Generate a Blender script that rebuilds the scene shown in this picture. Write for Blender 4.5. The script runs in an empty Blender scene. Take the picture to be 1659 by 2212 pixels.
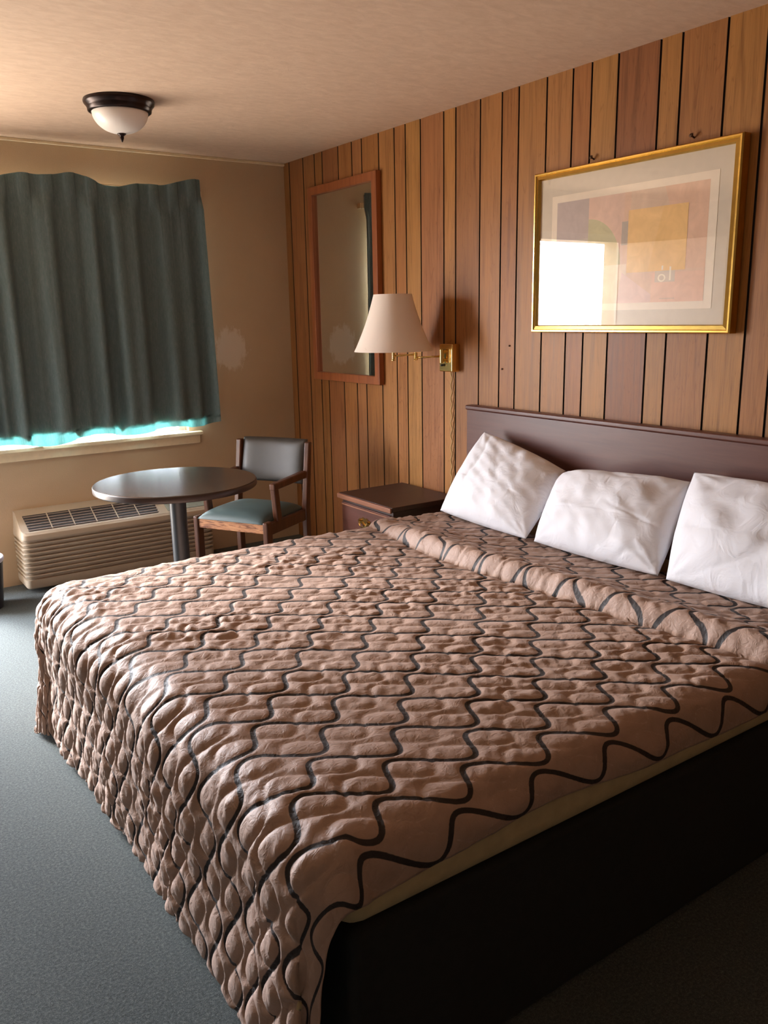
import bpy, bmesh, math, random
import numpy as np
from mathutils import Vector, Matrix
random.seed(7)
SC = bpy.context.scene
COL = SC.collection
PI = math.pi

# ------------------------------------------------------------------ camera
cd = bpy.data.cameras.new('camera'); cam = bpy.data.objects.new('camera', cd); COL.objects.link(cam)
cd.sensor_fit = 'HORIZONTAL'; cd.sensor_width = 36.0; cd.lens = 36.0 * 1806.24 / 1659.0
cd.clip_start = 0.05; cd.clip_end = 200
def cam_matrix(loc, yaw, pitch, roll):
    cy, sy, cp, sp = math.cos(yaw), math.sin(yaw), math.cos(pitch), math.sin(pitch)
    f = Vector((sy * cp, cy * cp, -sp)); r = Vector((cy, -sy, 0)); u = r.cross(f)
    cr, sr = math.cos(roll), math.sin(roll)
    r2 = r * cr + u * sr; u2 = u * cr - r * sr
    m = Matrix((r2, u2, -f)).transposed().to_4x4(); m.translation = loc
    return m
cam.matrix_world = cam_matrix(Vector((-2.67781, -4.93377, 1.45346)), 0.602234, 0.229962, -0.018423)
SC.camera = cam

# ------------------------------------------------------------------ light and exposure
SC.view_settings.view_transform = 'Standard'; SC.view_settings.look = 'None'
SC.view_settings.exposure = 0.0; SC.view_settings.gamma = 1.0; SC.view_settings.use_curve_mapping = False
SKY = (0.92, 0.96, 1.06, 1); GROUND = (1.0, 0.88, 0.76, 1)
SKY_S, GROUND_S = 58.0, 23.0
w = bpy.data.worlds.new('world'); SC.world = w; w.use_nodes = True
nt = w.node_tree; nt.nodes.clear()
tc = nt.nodes.new('ShaderNodeTexCoord'); sx = nt.nodes.new('ShaderNodeSeparateXYZ')
mr = nt.nodes.new('ShaderNodeMapRange'); mr.inputs['From Min'].default_value = -0.06; mr.inputs['From Max'].default_value = 0.04
mxc = nt.nodes.new('ShaderNodeMix'); mxc.data_type = 'RGBA'
mxc.inputs[6].default_value = tuple(c * GROUND_S for c in GROUND[:3]) + (1,)
mxc.inputs[7].default_value = tuple(c * SKY_S for c in SKY[:3]) + (1,)
bg = nt.nodes.new('ShaderNodeBackground'); wo = nt.nodes.new('ShaderNodeOutputWorld')
nt.links.new(tc.outputs['Generated'], sx.inputs[0]); nt.links.new(sx.outputs['Z'], mr.inputs['Value'])
nt.links.new(mr.outputs[0], mxc.inputs[0]); nt.links.new(mxc.outputs[2], bg.inputs['Color']); nt.links.new(bg.outputs[0], wo.inputs[0])
DOOR = (-3.22, -2.296, 0.0, 2.02); WIN = (-1.95, -0.74, 0.785, 2.10)
for nm, (xa, xb, za, zb) in (('door_daylight', DOOR), ('window_daylight', WIN)):     # portals: they only guide the sky's own light in
    ld = bpy.data.lights.new(nm, 'AREA'); ld.shape = 'RECTANGLE'; ld.size = xb - xa; ld.size_y = zb - za
    ld.cycles.is_portal = True
    lo = bpy.data.objects.new(nm, ld); COL.objects.link(lo)
    lo.location = ((xa + xb) / 2, 0.155, (za + zb) / 2); lo.rotation_euler = (-PI / 2, 0, 0)
sd = bpy.data.lights.new('hazy_sun', 'SUN'); sd.energy = 19.0; sd.angle = math.radians(20); sd.color = (1.0, .96, .93)
so_ = bpy.data.objects.new('hazy_sun', sd); COL.objects.link(so_); so_.location = (-4, 6, 4)
so_.rotation_euler = Vector((.42, -.86, -.43)).to_track_quat('-Z', 'Y').to_euler()
SC.cycles.diffuse_bounces = 6; SC.cycles.max_bounces = 12; SC.cycles.sample_clamp_indirect = 12.0

# ------------------------------------------------------------------ material helper
class NT:
    def __init__(s, name):
        s.m = bpy.data.materials.new(name); s.m.use_nodes = True; s.t = s.m.node_tree
        s.b = s.t.nodes['Principled BSDF']; s.out = s.t.nodes['Material Output']
    def n(s, ty, **kw):
        nd = s.t.nodes.new(ty)
        for k, v in kw.items(): setattr(nd, k, v)
        return nd
    def l(s, a, b): s.t.links.new(a, b)
    def obj(s, scale=(1, 1, 1)):
        t = s.n('ShaderNodeTexCoord'); mp = s.n('ShaderNodeMapping'); mp.inputs['Scale'].default_value = scale
        s.l(t.outputs['Object'], mp.inputs[0]); return mp.outputs[0]
    def noise(s, vec, sc, det=4, rough=.55, dist=0):
        nd = s.n('ShaderNodeTexNoise'); nd.inputs['Scale'].default_value = sc; nd.inputs['Detail'].default_value = det
        nd.inputs['Roughness'].default_value = rough; nd.inputs['Distortion'].default_value = dist
        s.l(vec, nd.inputs['Vector']); return nd.outputs['Fac']
    def ramp(s, fac, stops):
        r = s.n('ShaderNodeValToRGB'); e = r.color_ramp.elements
        while len(e) < len(stops): e.new(0.5)
        for el, (p, c) in zip(e, stops): el.position = p; el.color = tuple(c) + (1,)
        s.l(fac, r.inputs[0]); return r.outputs[0]
    def mapr(s, v, a, b, c=0, d=1):
        r = s.n('ShaderNodeMapRange')
        for k, x in zip(('From Min', 'From Max', 'To Min', 'To Max'), (a, b, c, d)): r.inputs[k].default_value = x
        s.l(v, r.inputs['Value']); return r.outputs[0]
    def mix(s, fac, a, b, mode='MIX'):
        r = s.n('ShaderNodeMix', data_type='RGBA', blend_type=mode)
        for i, v in ((0, fac), (6, a), (7, b)):
            if hasattr(v, 'links'): s.l(v, r.inputs[i])
            else: r.inputs[i].default_value = v if i == 0 else (tuple(v) + (1,) if len(v) == 3 else v)
        return r.outputs[2]
    def math(s, op, a, b=None):
        r = s.n('ShaderNodeMath', operation=op)
        for i, v in ((0, a), (1, b)):
            if v is None: continue
            if hasattr(v, 'links'): s.l(v, r.inputs[i])
            else: r.inputs[i].default_value = v
        return r.outputs[0]
    def attr(s, name, out='Fac'):
        a = s.n('ShaderNodeAttribute', attribute_name=name); return a.outputs[out]
    def bump(s, h, dist=.002, strength=1.0):
        b = s.n('ShaderNodeBump'); b.inputs['Distance'].default_value = dist; b.inputs['Strength'].default_value = strength
        s.l(h, b.inputs['Height']); s.l(b.outputs[0], s.b.inputs['Normal'])
    def set(s, color=None, rough=None, **kw):
        if color is not None:
            if hasattr(color, 'links'): s.l(color, s.b.inputs['Base Color'])
            else: s.b.inputs['Base Color'].default_value = tuple(color) + (1,)
        if rough is not None:
            if hasattr(rough, 'links'): s.l(rough, s.b.inputs['Roughness'])
            else: s.b.inputs['Roughness'].default_value = rough
        for k, v in kw.items(): s.b.inputs[k.replace('_', ' ')].default_value = v
        return s

def plain(name, col, rough=.5, var=.12, sc=30, bump=0, **kw):
    m = NT(name); v = m.obj(); f = m.noise(v, sc)
    c0 = tuple(max(0, c * (1 - var)) for c in col); c1 = tuple(c * (1 + var) for c in col)
    m.set(m.ramp(f, [(.3, c0), (.7, c1)]), rough, **kw)
    if bump: m.bump(f, bump)
    return m.m

def wood(name, dark, light, rough=.35, axis='z', sc=1.0, bump=.0004, **kw):
    m = NT(name)
    s = {'x': (3, 40, 40), 'y': (40, 3, 40), 'z': (40, 40, 3)}[axis]
    v = m.obj(tuple(a * sc for a in s)); f = m.noise(v, 1.0, 6, .6, .6)
    m.set(m.ramp(f, [(.3, dark), (.72, light)]), rough, **kw); m.bump(f, bump); return m.m

# ------------------------------------------------------------------ mesh helpers
def link(name, me, mats, parent=None, smooth=False):
    if not isinstance(mats, (list, tuple)): mats = [mats]
    for x in mats: me.materials.append(x)
    o = bpy.data.objects.new(name, me); COL.objects.link(o)
    if parent is not None: o.parent = parent
    if smooth:
        me.polygons.foreach_set('use_smooth', [True] * len(me.polygons))
    return o
def obj(name, bm, mats, parent=None, smooth=False, bevel=0, seg=2, subsurf=0, auto=None):
    bmesh.ops.recalc_face_normals(bm, faces=bm.faces)
    me = bpy.data.meshes.new(name); bm.to_mesh(me); bm.free()
    o = link(name, me, mats, parent, smooth or bevel > 0)
    if bevel:
        b = o.modifiers.new('bevel', 'BEVEL'); b.width = bevel; b.segments = seg; b.limit_method = 'ANGLE'; b.angle_limit = math.radians(40); b.harden_normals = True
    if subsurf:
        s = o.modifiers.new('sub', 'SUBSURF'); s.levels = subsurf; s.render_levels = subsurf
    if auto: 
        me.set_sharp_from_angle(angle=math.radians(auto))
    return o
def box(bm, a, b, M=None):
    x0, y0, z0 = a; x1, y1, z1 = b
    vs = [bm.verts.new(p) for p in ((x0,y0,z0),(x1,y0,z0),(x1,y1,z0),(x0,y1,z0),(x0,y0,z1),(x1,y0,z1),(x1,y1,z1),(x0,y1,z1))]
    for f in ((0,3,2,1),(4,5,6,7),(0,1,5,4),(1,2,6,5),(2,3,7,6),(3,0,4,7)): bm.faces.new([vs[i] for i in f])
    if M is not None: bmesh.ops.transform(bm, matrix=M, verts=vs)
    return vs
def hexa(bm, lo, hi):
    """lo, hi: four corners each, same winding"""
    a = [bm.verts.new(p) for p in lo]; b = [bm.verts.new(p) for p in hi]
    bm.faces.new(a[::-1]); bm.faces.new(b)
    for i in range(4): j = (i + 1) % 4; bm.faces.new((a[i], a[j], b[j], b[i]))
def lathe(bm, prof, c=(0, 0, 0), n=48, cap=True):
    rings = []
    for r, z in prof:
        if r < 1e-6: rings.append([bm.verts.new((c[0], c[1], c[2] + z))])
        else: rings.append([bm.verts.new((c[0] + r * math.cos(2*PI*i/n), c[1] + r * math.sin(2*PI*i/n), c[2] + z)) for i in range(n)])
    for A, B in zip(rings[:-1], rings[1:]):
        for i in range(n):
            j = (i + 1) % n
            if len(A) == 1 and len(B) == 1: continue
            if len(A) == 1: bm.faces.new((A[0], B[j], B[i]))
            elif len(B) == 1: bm.faces.new((A[i], A[j], B[0]))
            else: bm.faces.new((A[i], A[j], B[j], B[i]))
    if cap:
        for q in (rings[0], rings[-1]):
            if len(q) > 2: bm.faces.new(q)
def tube(bm, pts, r, n=10, cap=True):
    pts = [Vector(p) for p in pts]; rings = []
    rs = r if isinstance(r, (list, tuple)) else [r] * len(pts)
    up = None
    for i, p in enumerate(pts):
        d = (pts[min(i+1, len(pts)-1)] - pts[max(i-1, 0)]).normalized()
        if up is None: up = d.orthogonal().normalized()
        else: up = (up - d * up.dot(d)).normalized()
        sd = d.cross(up)
        rings.append([bm.verts.new(p + (up * math.cos(2*PI*k/n) + sd * math.sin(2*PI*k/n)) * rs[i]) for k in range(n)])
    for A, B in zip(rings[:-1], rings[1:]):
        for i in range(n): bm.faces.new((A[i], A[(i+1)%n], B[(i+1)%n], B[i]))
    if cap: bm.faces.new(rings[0][::-1]); bm.faces.new(rings[-1])
def grid_mesh(name, P, closed_u=False):
    """P: (nu, nv, 3) array -> mesh"""
    nu, nv = P.shape[:2]
    me = bpy.data.meshes.new(name)
    idx = np.arange(nu * nv).reshape(nu, nv)
    q = np.stack([idx[:-1, :-1], idx[1:, :-1], idx[1:, 1:], idx[:-1, 1:]], -1).reshape(-1, 4)
    me.vertices.add(nu * nv); me.vertices.foreach_set('co', P.reshape(-1).astype(np.float32))
    me.loops.add(q.size); me.loops.foreach_set('vertex_index', q.reshape(-1).astype(np.int32))
    me.polygons.add(len(q)); me.polygons.foreach_set('loop_start', np.arange(0, q.size, 4, dtype=np.int32))
    me.polygons.foreach_set('loop_total', np.full(len(q), 4, np.int32))
    me.update(calc_edges=True); me.validate(); return me
def empty(name, loc, label, cat, group=None):
    o = bpy.data.objects.new(name, None); COL.objects.link(o); o.location = loc; o.empty_display_size = .1
    return tag(o, label, cat, group)
def tag(o, label, cat, group=None):
    o['label'] = label; o['category'] = cat
    if group: o['group'] = group
    return o
def struct(o): o['kind'] = 'structure'; return o
def waves(seed, n, kmin, kmax, aniso=(1, 1), ang=None):
    rg = np.random.RandomState(seed); ks = []
    for _ in range(n):
        k = kmin * (kmax / kmin) ** rg.rand(); a = rg.rand() * 2 * PI if ang is None else ang[0] + ang[1] * rg.randn()
        ks.append((k * math.cos(a) * aniso[0], k * math.sin(a) * aniso[1], rg.rand() * 2 * PI, (kmin / k) ** .6))
    def f(u, v):
        r = 0
        for a, b, p, amp in ks: r = r + amp * np.sin(a * u + b * v + p)
        return r / math.sqrt(n)
    return f

# ------------------------------------------------------------------ materials
# wood panelling, plank colour per face in attribute "plank"
m = NT('wood_panelling'); v = m.obj((30, 30, 1.6)); f1 = m.noise(v, 1.0, 6, .62, 1.2); v2 = m.obj((260, 260, 5)); f2 = m.noise(v2, 1.0, 2, .5)
v3 = m.obj((6, 6, .5)); f3 = m.noise(v3, 1.0, 3, .5, 2.5)
pk = m.attr('plank', 'Color')
grain = m.mix(.62, m.ramp(f1, [(.28, (.60, .56, .50)), (.5, (1, 1, 1)), (.75, (1.16, 1.14, 1.1))]), m.ramp(f2, [(.3, (.82, .80, .78)), (.6, (1.06, 1.06, 1.06))]), 'MULTIPLY')
rings = m.math('ABSOLUTE', m.math('SINE', m.math('MULTIPLY', f3, 46.0)))
c = m.mix(1.0, pk, grain, 'MULTIPLY')
c = m.mix(m.mapr(rings, .0, .30, .40, 0), c, m.mix(1.0, c, (.52, .44, .36), 'MULTIPLY'))
m.set(c, m.mapr(f1, 0, 1, .36, .5)); m.b.inputs['Specular IOR Level'].default_value = .26; m.bump(f1, .0004); M_PANEL = m.m
M_GROOVE = plain('panel_groove', (.012, .006, .004), .7)

# cream wall with the lighter spackle patch beside the curtain
m = NT('cream_wall_paint'); v = m.obj(); f = m.noise(v, 160, 3); big = m.noise(v, 3, 3)
base = m.ramp(big, [(.3, (.52, .385, .245)), (.7, (.56, .415, .265))])
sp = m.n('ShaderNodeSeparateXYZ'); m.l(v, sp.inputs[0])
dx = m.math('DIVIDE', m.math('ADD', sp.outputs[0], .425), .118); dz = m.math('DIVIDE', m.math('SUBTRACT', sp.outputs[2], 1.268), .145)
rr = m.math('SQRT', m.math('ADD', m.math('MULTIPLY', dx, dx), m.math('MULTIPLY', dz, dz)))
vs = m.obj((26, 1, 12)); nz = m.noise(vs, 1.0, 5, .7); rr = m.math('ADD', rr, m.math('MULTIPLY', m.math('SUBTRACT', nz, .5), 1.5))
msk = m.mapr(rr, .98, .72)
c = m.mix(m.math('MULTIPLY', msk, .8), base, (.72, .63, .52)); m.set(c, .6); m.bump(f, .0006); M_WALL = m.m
m = NT('ceiling_texture'); v = m.obj((1.0, 2.2, 1)); f = m.noise(v, 16, 5, .6, .5); f2 = m.noise(v, 70, 3)
m.set(m.ramp(f, [(.3, (.62, .44, .31)), (.7, (.72, .53, .385))]), .8); m.bump(m.math('ADD', f, m.math('MULTIPLY', f2, .3)), .004, .5); M_CEIL = m.m
m = NT('carpet'); v = m.obj(); f = m.noise(v, 420, 3, .7); f2 = m.noise(v, 140, 3, .6); big = m.noise(v, 4, 3)
c = m.ramp(m.math('ADD', m.math('MULTIPLY', f, .6), m.math('MULTIPLY', f2, .4)), [(.36, (.013, .020, .021)), (.5, (.049, .066, .066)), (.64, (.145, .168, .163))])
m.set(m.mix(m.mapr(big, .3, .7, 0, .35), c, m.mix(1, c, (.75, .8, .85), 'MULTIPLY')), .95); m.bump(m.math('ADD', f, f2), .0022, 1.0)
m.b.inputs['Specular IOR Level'].default_value = .15; m.b.inputs['Sheen Weight'].default_value = .15; m.b.inputs['Sheen Roughness'].default_value = .6; M_CARPET = m.m
M_DARKWALL = plain('tan_room_paint', (.36, .29, .21), .6)
M_TRIM = plain('cream_trim_paint', (.80, .66, .44), .4, .05)
M_WHITEPAINT = plain('white_trim_paint', (.75, .70, .62), .45, .05)

# fabrics
m = NT('quilted_bedspread'); v = m.obj(); f = m.noise(v, 25, 4); fw = m.noise(m.obj((1, 1, 1)), 900, 2)
base = m.ramp(f, [(.3, (.345, .228, .172)), (.7, (.40, .268, .207))])
ln = m.attr('line'); st = m.attr('stitch')
base = m.mix(m.mapr(st, .0010, .0030, .6, 0), base, (.50, .36, .29))
c = m.mix(m.mapr(ln, .0056, .0070, 1, 0), base, (.020, .013, .012))
m.set(c, .62); m.b.inputs['Specular IOR Level'].default_value = .42; m.b.inputs['Sheen Weight'].default_value = .08; m.b.inputs['Sheen Roughness'].default_value = .4
wr = m.noise(m.obj((1, 1, 1)), 55, 3, .55, 1.2)
m.bump(m.math('ADD', m.math('MULTIPLY', wr, 1.0), m.math('MULTIPLY', fw, .03)), .0032, .8); M_QUILT = m.m
M_QBACK = plain('bedspread_lining', (.40, .31, .17), .8)
M_MATT = plain('mattress_ticking', (.46, .36, .20), .85, .08)
M_BASE = plain('black_box_cover', (.0085, .0085, .0075), .9, .2, 60)
m = NT('white_pillowcase'); v = m.obj(); f = m.noise(v, 500, 2); f2 = m.noise(m.obj((1, 1, 1)), 14, 3, .5, 1.0)
m.set((.83, .84, .88), .8); m.bump(m.math('ADD', m.math('MULTIPLY', f, .05), f2), .010, .5); m.b.inputs['Sheen Weight'].default_value = .1; M_PILLOW = m.m
# curtain: woven teal cloth that lets daylight through where nothing lines it
m = NT('teal_curtain_cloth'); v = m.obj((900, 900, 300)); f = m.noise(v, 1, 2); v2 = m.obj((120, 120, 30)); f2 = m.noise(v2, 1, 3, .7)
uvn = m.attr('hem')
c = m.ramp(m.math('ADD', m.math('MULTIPLY', f, .4), m.math('MULTIPLY', f2, .6)), [(.3, (.085, .135, .145)), (.55, (.14, .195, .205)), (.72, (.24, .27, .265))])
c = m.mix(m.mapr(uvn, .0, 1.0, 0, 1), c, (.02, .045, .05))
m.set(c, .85); m.bump(f2, .0012)
tr = m.n('ShaderNodeBsdfTranslucent'); tr.inputs['Color'].default_value = (.13, .47, .45, 1)
mx = m.n('ShaderNodeMixShader'); m.l(m.mapr(uvn, 0, 1, .12, .03), mx.inputs[0]); m.l(m.b.outputs[0], mx.inputs[1]); m.l(tr.outputs[0], mx.inputs[2]); m.l(mx.outputs[0], m.out.inputs[0]); M_CURTAIN = m.m
M_LINING = plain('curtain_lining', (.35, .36, .34), .9)

# furniture
M_MAHOG = wood('dark_mahogany_y', (.088, .031, .022), (.128, .047, .032), .36, 'y', 1.0, .0002, Specular_IOR_Level=.36)
M_MAHOGX = wood('dark_mahogany_top', (.030, .012, .008), (.055, .022, .014), .42, 'x', 1.0, .0002)
M_MAHOGL = wood('lit_mahogany_edge', (.20, .075, .035), (.33, .13, .065), .35, 'y', 1.0, .0002)  # front edge's caught light painted in as lighter wood; also on drawer beads
M_CHAIRW = wood('chair_wood', (.055, .019, .009), (.13, .047, .021), .3, 'z', 1.0, .0003)
m = NT('oak_front_rail'); v = m.obj((8, 8, 46)); f = m.noise(v, 1, 4, .6, 2.0); m.set(m.ramp(f, [(.38, (.15, .05, .02)), (.5, (.42, .18, .075)), (.7, (.50, .24, .10))]), .4); M_RAIL = m.m
M_VINYL = plain('grey_vinyl', (.048, .045, .041), .42, .08, 12, .0006)
M_SEAT = plain('teal_vinyl', (.060, .092, .092), .45, .08, 14, .0008)
M_TABLE = wood('walnut_laminate', (.045, .028, .018), (.085, .05, .032), .23, 'x', .6, .0001)
M_TEDGE = plain('black_edge_band', (.030, .016, .012), .35)
M_BLACKM = plain('black_enamel', (.020, .024, .028), .38, .1)
M_BEIGE = plain('beige_plastic', (.45, .37, .275), .42, .04, 6)
M_ACDARK = plain('vent_dark', (.022, .018, .020), .6)
M_ACSLAT = plain('vent_slat', (.30, .24, .20), .5)
M_ACPANEL = plain('control_door_plastic', (.28, .32, .28), .3)
M_BRONZE = plain('oil_rubbed_bronze', (.022, .011, .009), .28, .2, Metallic=.6)
m = NT('frosted_glass_bowl'); m.set((.86, .80, .74), .35); m.b.inputs['Subsurface Weight'].default_value = .3; m.b.inputs['Subsurface Radius'].default_value = (.03, .03, .03); M_BOWL = m.m
M_BRASS = plain('polished_brass', (.78, .55, .20), .17, .08, 20, Metallic=1.0)
M_BRASSD = plain('brass_side', (.45, .25, .07), .3, .1, 20, Metallic=1.0)
m = NT('lamp_shade_fabric'); v = m.obj((700, 700, 700)); f = m.noise(v, 1, 2)
spots = m.noise(m.obj(), 24, 3, .5); c = m.mix(m.mapr(spots, .70, .76, 0, .35), (.92, .83, .73), (.54, .38, .25)); m.set(c, .8); m.bump(f, .0004)
tr = m.n('ShaderNodeBsdfTranslucent'); tr.inputs['Color'].default_value = (.80, .60, .42, 1)
mx = m.n('ShaderNodeMixShader'); mx.inputs[0].default_value = .22; m.l(m.b.outputs[0], mx.inputs[1]); m.l(tr.outputs[0], mx.inputs[2]); m.l(mx.outputs[0], m.out.inputs[0]); M_SHADE = m.m
M_BULB = plain('white_glass_bulb', (.8, .8, .78), .2, .02)
M_MFRAME = wood('mirror_frame_wood', (.21, .058, .017), (.34, .105, .032), .38, 'z', .7, .0003)
m = NT('mirror_silver'); m.set((.80, .80, .76), .015, Metallic=1.0); M_MIRROR = m.m
M_GOLD = plain('gold_metal_frame', (.72, .47, .12), .2, .08, 30, Metallic=1.0)
M_MAT = plain('mat_board', (.64, .56, .45), .85, .03)
M_PAPER = plain('print_paper', (.82, .71, .57), .8, .03)
m = NT('print_ink'); v = m.obj(); f = m.noise(v, 14, 5, .6, 1.0); m.set(m.mix(1.0, m.attr('ink', 'Color'), m.ramp(f, [(.3, (1.08, 1.06, 1.02)), (.7, (1.28, 1.26, 1.22))]), 'MULTIPLY'), .8); M_INK = m.m
m = NT('picture_glass'); fr = m.n('ShaderNodeFresnel'); ge = m.n('ShaderNodeNewGeometry'); m.l(m.mapr(ge.outputs['Backfacing'], 0, 1, 1.52, 1 / 1.52), fr.inputs['IOR']); gl = m.n('ShaderNodeBsdfGlossy'); gl.inputs['Roughness'].default_value = .012
tp = m.n('ShaderNodeBsdfTransparent'); mx = m.n('ShaderNodeMixShader'); m.l(m.math('MULTIPLY', fr.outputs[0], .8), mx.inputs[0]); m.l(tp.outputs[0], mx.inputs[1]); m.l(gl.outputs[0], mx.inputs[2]); m.l(mx.outputs[0], m.out.inputs[0]); M_GLASS = m.m
M_STEEL = plain('dull_nail', (.10, .06, .04), .4, Metallic=.8)
M_CORD = plain('gold_cord', (.50, .34, .12), .45)
M_GREYCORD = plain('grey_cable', (.22, .20, .18), .5)
M_BIN = plain('dark_plastic_bin', (.020, .020, .026), .4)
M_LINER = plain('pale_bin_liner', (.62, .60, .72), .35)
M_DOOR = plain('door_paint', (.55, .50, .44), .5, .05)

# ------------------------------------------------------------------ room shell
X0, Y0, ZC = -4.25, -6.9, 2.39
bm = bmesh.new(); box(bm, (X0 - .1, Y0 - .1, -.1), (.12, .14, 0)); struct(obj('floor', bm, M_CARPET))
bm = bmesh.new(); box(bm, (X0 - .1, Y0 - .1, ZC), (.12, .14, ZC + .1)); struct(obj('ceiling', bm, M_CEIL))
bm = bmesh.new()
for a, b in (((X0 - .1, ZC), (DOOR[0], 0)), ((DOOR[0], ZC), (DOOR[1], DOOR[3])), ((DOOR[1], ZC), (WIN[0], 0)), ((WIN[0], WIN[2]), (WIN[1], 0)), ((WIN[0], ZC), (WIN[1], WIN[3])), ((WIN[1], ZC), (.12, 0))):
    box(bm, (a[0], 0, b[1]), (b[0], .14, a[1]))
bmesh.ops.remove_doubles(bm, verts=bm.verts, dist=1e-5)
struct(obj('wall_far', bm, M_WALL))
bm = bmesh.new(); box(bm, (X0 - .1, Y0, 0), (X0, 0, ZC)); struct(obj('wall_left', bm, M_DARKWALL))
bm = bmesh.new(); box(bm, (X0 - .1, Y0 - .1, 0), (.12, Y0, ZC)); struct(obj('wall_near', bm, M_DARKWALL))

# panelled wall: planks of random widths that repeat every 1.22 m, V grooves between
grooves = [.073, .249, .3875, .478, .658, .8035, .905, 1.071, 1.2155, 1.314, 1.442, 1.629, 1.721, 1.8975, 2.043, 2.1495, 2.3165, 2.461, 2.5595, 2.691, 2.883, 2.9755, 3.1545, 3.302, 3.402]
steps = [.166, .146, .097, .132, .190, .092, .178, .147, .100]
k = 0
while (grooves[-1] + steps[k % 9]) * -.98 > Y0: grooves.append(grooves[-1] + steps[k % 9]); k += 1
ys = [-.98 * q for q in grooves]
red = (.305, .126, .052); redd = (.25, .098, .041); tan = (.345, .153, .056); yel = (.355, .164, .057); org = (.335, .138, .048); brn = (.28, .118, .043)
tone = [brn, redd, red, brn, redd, org, red, org, yel, org, yel, red, yel, red, tan, org, tan, tan, org, yel, redd, yel, red, yel, org]
tone += [tan, tan, org, yel, redd, yel, red, tan, org] * 4
bm = bmesh.new(); cl = bm.loops.layers.float_color.new('plank')
def quad(ps, colr, mi=0):
    f = bm.faces.new([bm.verts.new(p) for p in ps]); f.material_index = mi
    for l in f.loops: l[cl] = tuple(colr) + (1,)
g = .0045; prev = 0.0
rg = random.Random(3)
for i, y in enumerate(ys + [Y0]):
    c = tone[i]; j = 1 + rg.uniform(-.10, .10); c = (c[0] * j, c[1] * j * rg.uniform(.97, 1.03), c[2] * j * rg.uniform(.78, .90))
    ya = prev - (g if i else 0); yb = y + (g if i < len(ys) else 0)
    quad([(0, ya, 0), (0, yb, 0), (0, yb, ZC), (0, ya, ZC)], c)
    if i < len(ys):
        quad([(0, y + g, 0), (.006, y + g * .6, 0), (.006, y + g * .6, ZC), (0, y + g, ZC)], c, 1)
        quad([(.006, y + g * .6, 0), (.006, y - g * .6, 0), (.006, y - g * .6, ZC), (.006, y + g * .6, ZC)], c, 1)
        quad([(.006, y - g * .6, 0), (0, y - g, 0), (0, y - g, ZC), (.006, y - g * .6, ZC)], c, 1)
    prev = y
quad([(.12, 0, 0), (.12, Y0, 0), (.12, Y0, ZC), (.12, 0, ZC)], brn); quad([(0, 0, 0), (.12, 0, 0), (.12, 0, ZC), (0, 0, ZC)], brn); quad([(0, Y0, 0), (.12, Y0, 0), (.12, Y0, ZC), (0, Y0, ZC)], brn)
me = bpy.data.meshes.new('wall_right'); bm.to_mesh(me); bm.free()
o = struct(link('wall_right', me, [M_PANEL, M_GROOVE]))

bm = bmesh.new(); box(bm, (X0, -.018, ZC - .016), (-.001, 0, ZC)); struct(obj('trim_1', bm, M_TRIM, bevel=.004))
bm = bmesh.new()
for a, b in (((DOOR[0] - .06, -.018, 0), (DOOR[0], 0, DOOR[3] + .06)), ((DOOR[1], -.018, 0), (DOOR[1] + .06, 0, DOOR[3] + .06)), ((DOOR[0], -.018, DOOR[3]), (DOOR[1], 0, DOOR[3] + .06))): box(bm, a, b)
struct(obj('trim_2', bm, M_WHITEPAINT))
# open door leaf, swung into the room on its far hinge
d = bpy.data.objects.new('door_1', None); COL.objects.link(d); d.location = (DOOR[0], -.03, 0); d['kind'] = 'structure'
bm = bmesh.new(); box(bm, (-.042, -.90, .012), (0, 0, 2.01)); lf = obj('door_leaf', bm, M_DOOR, d, bevel=.003)
bm = bmesh.new(); tube(bm, [(0, -.84, .95), (.06, -.84, .95)], .012); tube(bm, [(.05, -.84, .95), (.065, -.84, .95), (.07, -.84, .95)], [.027, .03, .01], 16); obj('door_knob', bm, M_BRASS, d, True)
d.rotation_euler = (0, 0, math.radians(-12))
# window
wd = bpy.data.objects.new('window_1', None); COL.objects.link(wd); wd.location = ((WIN[0] + WIN[1]) / 2, .08, WIN[2]); wd['kind'] = 'structure'
inv = Matrix.Translation(-Vector(wd.location))
def wbox(bm, a, b): box(bm, a, b, inv)
bm = bmesh.new()
for a, b in (((WIN[0], .05, WIN[2]), (WIN[0] + .045, .11, WIN[3])), ((WIN[1] - .045, .05, WIN[2]), (WIN[1], .11, WIN[3])), ((WIN[0] + .045, .05, WIN[2]), (WIN[1] - .045, .11, WIN[2] + .012)), ((WIN[0] + .045, .05, WIN[3] - .045), (WIN[1] - .045, .11, WIN[3])), ((-1.37, .06, WIN[2] + .012), (-1.32, .10, WIN[3] - .045))): wbox(bm, a, b)
obj('window_frame', bm, plain('aluminium', (.55, .55, .53), .35, .05, Metallic=.5), wd)
m = NT('window_glass'); fr = m.n('ShaderNodeFresnel'); ge = m.n('ShaderNodeNewGeometry'); m.l(m.mapr(ge.outputs['Backfacing'], 0, 1, 1.5, 1 / 1.5), fr.inputs['IOR']); gl = m.n('ShaderNodeBsdfGlossy'); gl.inputs['Roughness'].default_value = .01; tp = m.n('ShaderNodeBsdfTransparent'); tp.inputs['Color'].default_value = (.9, .93, .92, 1)
mx = m.n('ShaderNodeMixShader'); m.l(fr.outputs[0], mx.inputs[0]); m.l(tp.outputs[0], mx.inputs[1]); m.l(gl.outputs[0], mx.inputs[2]); m.l(mx.outputs[0], m.out.inputs[0])
bm = bmesh.new(); wbox(bm, (WIN[0] + .045, .078, WIN[2] + .012), (-1.37, .082, WIN[3] - .045)); obj('pane', bm, m.m, wd)
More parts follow.
